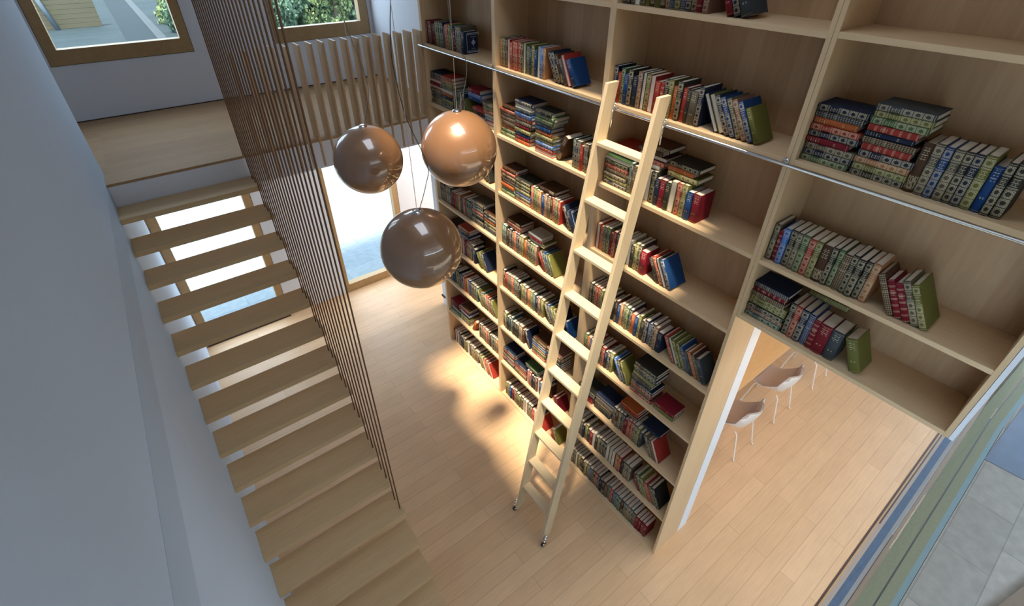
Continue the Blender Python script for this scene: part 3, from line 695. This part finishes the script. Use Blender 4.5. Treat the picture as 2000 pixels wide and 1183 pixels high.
# labels
ORD = ['first', 'second', 'third', 'fourth', 'fifth', 'sixth', 'seventh', 'eighth', 'ninth', 'tenth']
grp = {}
for b in BOOKS: grp.setdefault((b['w'], b['pose'], b['c'][:2], b['c'][2]), []).append(b)
for (wh, pose, cc, ss), L in grp.items():
    lying = 'lying' in pose
    L.sort(key=lambda b: b['ctr'].z if lying else -b['ctr'].y)
    for i, b in enumerate(L):
        base = '%s %s book' % (CNAME[cc], SNAME[ss])
        if ss == 'w': base = '%s book with page edges out' % CNAME[cc]
        if len(L) > 1: base = ('%s %s' % (ORD[i], base)) + (' from below' if lying else ' from left')
        b['label'] = '%s, %s, %s, %s' % (base, pose.replace('lying in the ', ''), wh[0].replace(' the rail', ' rail'), wh[1])
def panel_ornament(parent, b):
    """pale printed frame, diamond and borders on the right-hand board"""
    bm = bmesh.new(); T_, H_, D_ = b['T'], b['H'], b['D']; y = -T_ - .0006
    def rect(x0, x1, z0, z1): box(bm, x0, x1, y, y + .0006, z0, z1)
    rect(.028, .031, .02, H_ - .02)
    for k in range(11):
        rect(.035 + k * .013, .044 + k * .013, H_ - .022, H_ - .014); rect(.036 + k * .013, .042 + k * .013, H_ - .034, H_ - .027)
        rect(.035 + k * .013, .044 + k * .013, .012, .020); rect(.036 + k * .013, .042 + k * .013, .025, .032)
    for k in range(7): rect(.075 + k * .010, .081 + k * .010, H_ * .74, H_ * .76)
    for k in range(5): rect(.085 + k * .010, .091 + k * .010, H_ * .22, H_ * .24)
    cx, cz = .105, H_ * .5
    for a in range(-4, 5):
        for c in range(-6, 7):
            if abs(a) / 4 + abs(c) / 6 <= 1.0 and (a + c) % 2 == 0: rect(cx + a * .0052 - .003, cx + a * .0052 + .003, cz + c * .0062 - .0034, cz + c * .0062 + .0034)
    o = obj('cover_ornament', bm, M['gold'], parent); o['label'] = 'pale printed frame and diamond on the blue cover'
for i, b in enumerate(keep):
    bm = bmesh.new(); pb = bmesh.new()
    book_bm(bm, Matrix.Identity(4), b['T'], b['H'], b['D'], b['c'], pb)
    o = obj('book', bm, M['book']); o.matrix_world = b['M']
    p = obj('page_block', pb, M['page'], o)
    tag(o, b['label'], 'book', 'books in the %s' % b['w'][1])
    if b['decor']: panel_ornament(o, b)
bm = bmesh.new(); 
for b in rest: book_bm(bm, b['M'], b['T'], b['H'], b['D'], b['c'], None, 1)
if rest:
    o = obj('small_books', bm, [M['book'], M['page']]); tag(o, 'the remaining small books on the lower and far shelves', 'books', kind='stuff')
print('BOOKS', len(BOOKS), 'kept', len(keep))

# ------------------------------------------------------------------ staircase
st = thing('staircase', 'open oak staircase of cantilevered treads along the white wall', 'staircase')
G = .2198; RR = .2235
for j in range(-4, 12):
    y = -3.027 + G * j; zt = .984 + RR * j
    bm = bmesh.new(); box(bm, WX + .0005, -2.06, y, y + .293, zt - .052, zt); obj('tread', bm, M['tread'], st, 0.002)
sb = thing('rod_balustrade', 'screen of thin bronze rods dropping from ceiling to stair treads', 'balustrade')
for i in range(25):
    y = -2.957 + .1110 * i; j = i // 2
    zt = .984 + RR * min(j, 11)
    if i >= 24: zt = ZL
    bm = bmesh.new(); tube(bm, [(-2.09, y, zt), (-2.09, y, ZC)], 0.0060, 8); obj('rod', bm, M['bronze'], sb)

# slatted railing on the landing
rl = thing('slatted_railing', 'railing of upright oak slats along the landing edge', 'railing')
for k in range(17):
    x = -.011 - .1198 * k
    bm = bmesh.new()
    pr = [(-.315, 3.36), (-.315, 4.585), (-.133, 4.585), (-.133, ZL + .001), (-.299, ZL + .001), (-.299, 3.36)]
    A = [bm.verts.new((x - .009, a, b)) for a, b in pr]; B = [bm.verts.new((x + .009, a, b)) for a, b in pr]
    bm.faces.new(A); bm.faces.new(B[::-1])
    for i in range(6): bm.faces.new((A[i], B[i], B[(i + 1) % 6], A[(i + 1) % 6]))
    obj('slat', bm, M['slat'], rl)

# ------------------------------------------------------------------ ladder and its rail
rail = thing('ladder_rail', 'long steel tube rail fixed along the bookcase front', 'rail')
bm = bmesh.new(); tube(bm, [(-.06, -.33, 4.452), (-.06, -5.69, 4.452)], .0095, 12); obj('tube', bm, M['steel'], rail)
for y in (-.36, -1.68, -3.08, -4.47, -5.66):
    bm = bmesh.new(); tube(bm, [(-.06, y, 4.452), (-.002, y, 4.452)], .008, 8); tube(bm, [(-.006, y, 4.452), (-.001, y, 4.452)], .018, 12); obj('bracket', bm, M['chrome'], rail)
ld = thing('library_ladder', 'pale wood library ladder leaning on the steel rail', 'ladder', (-.86, -3.45, 0))
def lx(z): return -.905 + z * (-.150 + .905) / 4.64
loff = Vector((.86, 3.45, 0))
for y0, y1 in ((-3.243, -3.213), (-3.683, -3.653)):
    bm = bmesh.new(); q = [(lx(.06), .06), (lx(.10) + .112, .10), (lx(4.62) + .112, 4.64), (lx(4.64), 4.64)]
    A = [bm.verts.new(Vector((x, y0, z)) + loff) for x, z in q]; B = [bm.verts.new(Vector((x, y1, z)) + loff) for x, z in q]
    bm.faces.new(A); bm.faces.new(B[::-1])
    for i in range(4): bm.faces.new((A[i], B[i], B[(i + 1) % 4], A[(i + 1) % 4]))
    obj('stile', bm, M['ladder'], ld, .002)
for k in range(10):
    z = (4.242, 3.808, 3.376, 2.958, 2.534, 2.13, 1.725, 1.302, .88, .462)[k]
    bm = bmesh.new(); box(bm, lx(z) + .01 + .86, lx(z) + .108 + .86, -3.653 + 3.45, -3.243 + 3.45, z - .026, z); obj('rung', bm, M['ladder_h'], ld, .002)
for y in (-3.255, -3.695):
    bm = bmesh.new()
    pts = [(-.06 + .024 * math.cos(a), y, 4.458 + .026 * math.sin(a)) for a in [math.radians(d) for d in range(-20, 215, 18)]]
    tube(bm, [Vector(p) + loff for p in pts], .006, 8)
    tube(bm, [Vector(p) + loff for p in ((-.085, y, 4.455), (-.088, y, 4.33))], .006, 8)
    tube(bm, [Vector(p) + loff for p in ((-.06, y - .01, 4.484), (-.06, y + .018, 4.484))], .016, 14)
    obj('rail_hook', bm, M['chrome'], ld)
for y, s in ((-3.70, -1), (-3.196, 1)):
    w_ = bmesh.new(); tube(w_, [Vector((lx(.1) - .0, y - .011, .032)) + loff, Vector((lx(.1), y + .011, .032)) + loff], .032, 18)
    wh_ = obj('wheel', w_, M['black'], ld)
    bm = bmesh.new()
    a0 = Vector((lx(.1) + .03, y, .16)) + loff; a1 = Vector((lx(.1) - .005, y, .035)) + loff
    tube(bm, [a0, a1], .010, 8)
    for q in (.0, .33, .66, 1.0):
        c = a0.lerp(a1, q); tube(bm, [c - Vector((0, .016, 0)), c + Vector((0, .016, 0))], .011, 10)
    obj('wheel_bracket', bm, M['chrome'], ld)

# ------------------------------------------------------------------ pendant lamps
def pendant(c, R0, cable, label):
    t = thing('pendant_lamp', label, 'lamp', c, 'glossy brown globe pendants')
    bm = bmesh.new(); bmesh.ops.create_uvsphere(bm, u_segments=64, v_segments=40, radius=R0)
    for f in bm.faces: f.smooth = True
    for v in bm.verts:                                            # slight flat foot and seam groove
        if v.co.z < -R0 * .93: v.co.z = -R0 * .93 + (v.co.z + R0 * .93) * .55
    obj('globe', bm, M['globe'], t)
    bm = bmesh.new(); tube(bm, [(0, 0, R0 - .006), (0, 0, R0 + .004), (0, 0, R0 + .010), (0, 0, R0 + .014)], [.030, .030, .024, .010], 20); obj('cap', bm, M['chrome'], t)
    bm = bmesh.new(); tube(bm, [(0, 0, R0 + .01), (0, 0, ZC - c[2])], .0016, 6); obj('suspension_wire', bm, M['wire'], t)
    pts = [Vector(p) - Vector(c) for p in cable]; sm = []
    for i in range(len(pts) - 1):
        p0, p1, p2, p3 = pts[max(i - 1, 0)], pts[i], pts[i + 1], pts[min(i + 2, len(pts) - 1)]
        for k in range(6):
            q = k / 6; sm.append(.5 * ((2 * p1) + (p2 - p0) * q + (2 * p0 - 5 * p1 + 4 * p2 - p3) * q * q + (3 * p1 - p0 - 3 * p2 + p3) * q ** 3))
    sm.append(pts[-1])
    bm = bmesh.new(); tube(bm, sm, .0023, 6); obj('power_cable', bm, M['cable'], t)
pendant((-1.529, -2.223, 4.10), .25, [(-1.545, -2.22, ZC), (-1.55, -2.22, 5.6), (-1.542, -2.22, 5.141), (-1.512, -2.22, 4.966), (-1.446, -2.22, 4.66), (-1.453, -2.22, 4.53), (-1.500, -2.22, 4.40), (-1.518, -2.22, 4.352)], 'brown globe pendant nearest the slatted railing')
pendant((-1.148, -2.897, 4.302), .25, [(-1.16, -2.9, ZC), (-1.165, -2.9, 5.4), (-1.15, -2.9, 5.016), (-1.10, -2.9, 4.90), (-1.066, -2.9, 4.85), (-1.065, -2.9, 4.75), (-1.116, -2.9, 4.602), (-1.138, -2.9, 4.555)], 'brown globe pendant nearest the bookcase, with a sun glint')
pendant((-1.655, -3.222, 3.882), .25, [(-1.64, -3.22, ZC), (-1.63, -3.22, 5.5), (-1.675, -3.22, 5.10), (-1.683, -3.22, 4.946), (-1.648, -3.22, 4.69), (-1.556, -3.22, 4.409), (-1.577, -3.22, 4.288), (-1.640, -3.22, 4.138)], 'lowest brown globe pendant')

# ------------------------------------------------------------------ dining room
tb = thing('dining_table', 'long light wood dining table behind the partition', 'table', (2.4, -3.4, 0))
bm = bmesh.new(); box(bm, -1.75, 2.0, -.595, .45, .715, .75); obj('tabletop', bm, M['table'], tb, .003)
for x in (-1.6, 1.85):
    for y in (-.3, .35):
        bm = bmesh.new(); box(bm, x - .03, x + .03, y - .03, y + .03, 0, .715); obj('leg', bm, M['table'], tb)
def chair(cx, cy, label):
    t = thing('dining_chair', label, 'chair', (cx, cy, 0), 'white tub dining chairs')
    # shell: s across, q from front lip over the seat up the back
    def shell(off, inset):
        bm = bmesh.new(); rows = []; NS, NQ = 16, 18
        for i in range(NQ + 1):
            q = i / NQ; row = []
            if q < .5: y = .22 - q / .5 * .36; z = .435 - .03 * math.sin(q / .5 * math.pi)
            else:
                a = (q - .5) / .5; y = -.14 - .125 * math.sin(a * 1.35); z = .435 + .39 * a ** 1.2
            hw = .225 + .055 * math.sin(min(q / .62, 1) * math.pi / 2) - .10 * max(0, q - .72) / .28
            for k in range(NS + 1):
                s = -1 + 2 * k / NS; sa = abs(s)
                rise = (sa ** 2.2) * (.07 + .17 * math.exp(-((q - .56) / .26) ** 2)) * (1 if q < .8 else (1 - (q - .8) / .2 * .8))
                fw = (sa ** 2.2) * .10 * max(0, q - .45) / .55
                drop = (sa ** 4) * .05 * max(0, (q - .85) / .15)
                row.append(bm.verts.new((s * (hw - inset), y + fw, z + rise - drop + off)))
            rows.append(row)
        for A, B in zip(rows, rows[1:]):
            for k in range(NS):
                f = bm.faces.new((A[k], A[k + 1], B[k + 1], B[k])); f.smooth = True
        return bm
    o = obj('shell', shell(0, 0), M['chair'], t); so = o.modifiers.new('thickness', 'SOLIDIFY'); so.thickness = .012; so.offset = -1
    ss = o.modifiers.new('smooth', 'SUBSURF'); ss.levels = 1; ss.render_levels = 1
    o2 = obj('upholstery', shell(.012, .012), M['pad'], t); so = o2.modifiers.new('thickness', 'SOLIDIFY'); so.thickness = .008; so.offset = -1; o2['label'] = 'grey felt seat lining'
    for sx in (-1, 1):
        for sy in (-1, 1):
            bm = bmesh.new()
            tube(bm, [(sx * .165, sy * .13 + .01, .43), (sx * .18, sy * .165 + .005, .40), (sx * .205, sy * .235, .05), (sx * .208, sy * .243, .018), (sx * .212, sy * .262, .008)], .0085, 10)
            obj('leg', bm, M['chair'], t)
chair(1.89, -4.115, 'white tub chair nearest the white partition end')
chair(2.84, -4.115, 'white tub chair in the middle of the visible three')
chair(3.86, -4.135, 'white tub chair mostly hidden behind the overhead bookcase')
bx0 = bmesh.new(); box(bx0, .37, .391, .50, .60, .17, .20); tag(obj('wall_bracket', bx0, M['black']), 'small black bracket on the white wall beyond the bookcase end', 'bracket')
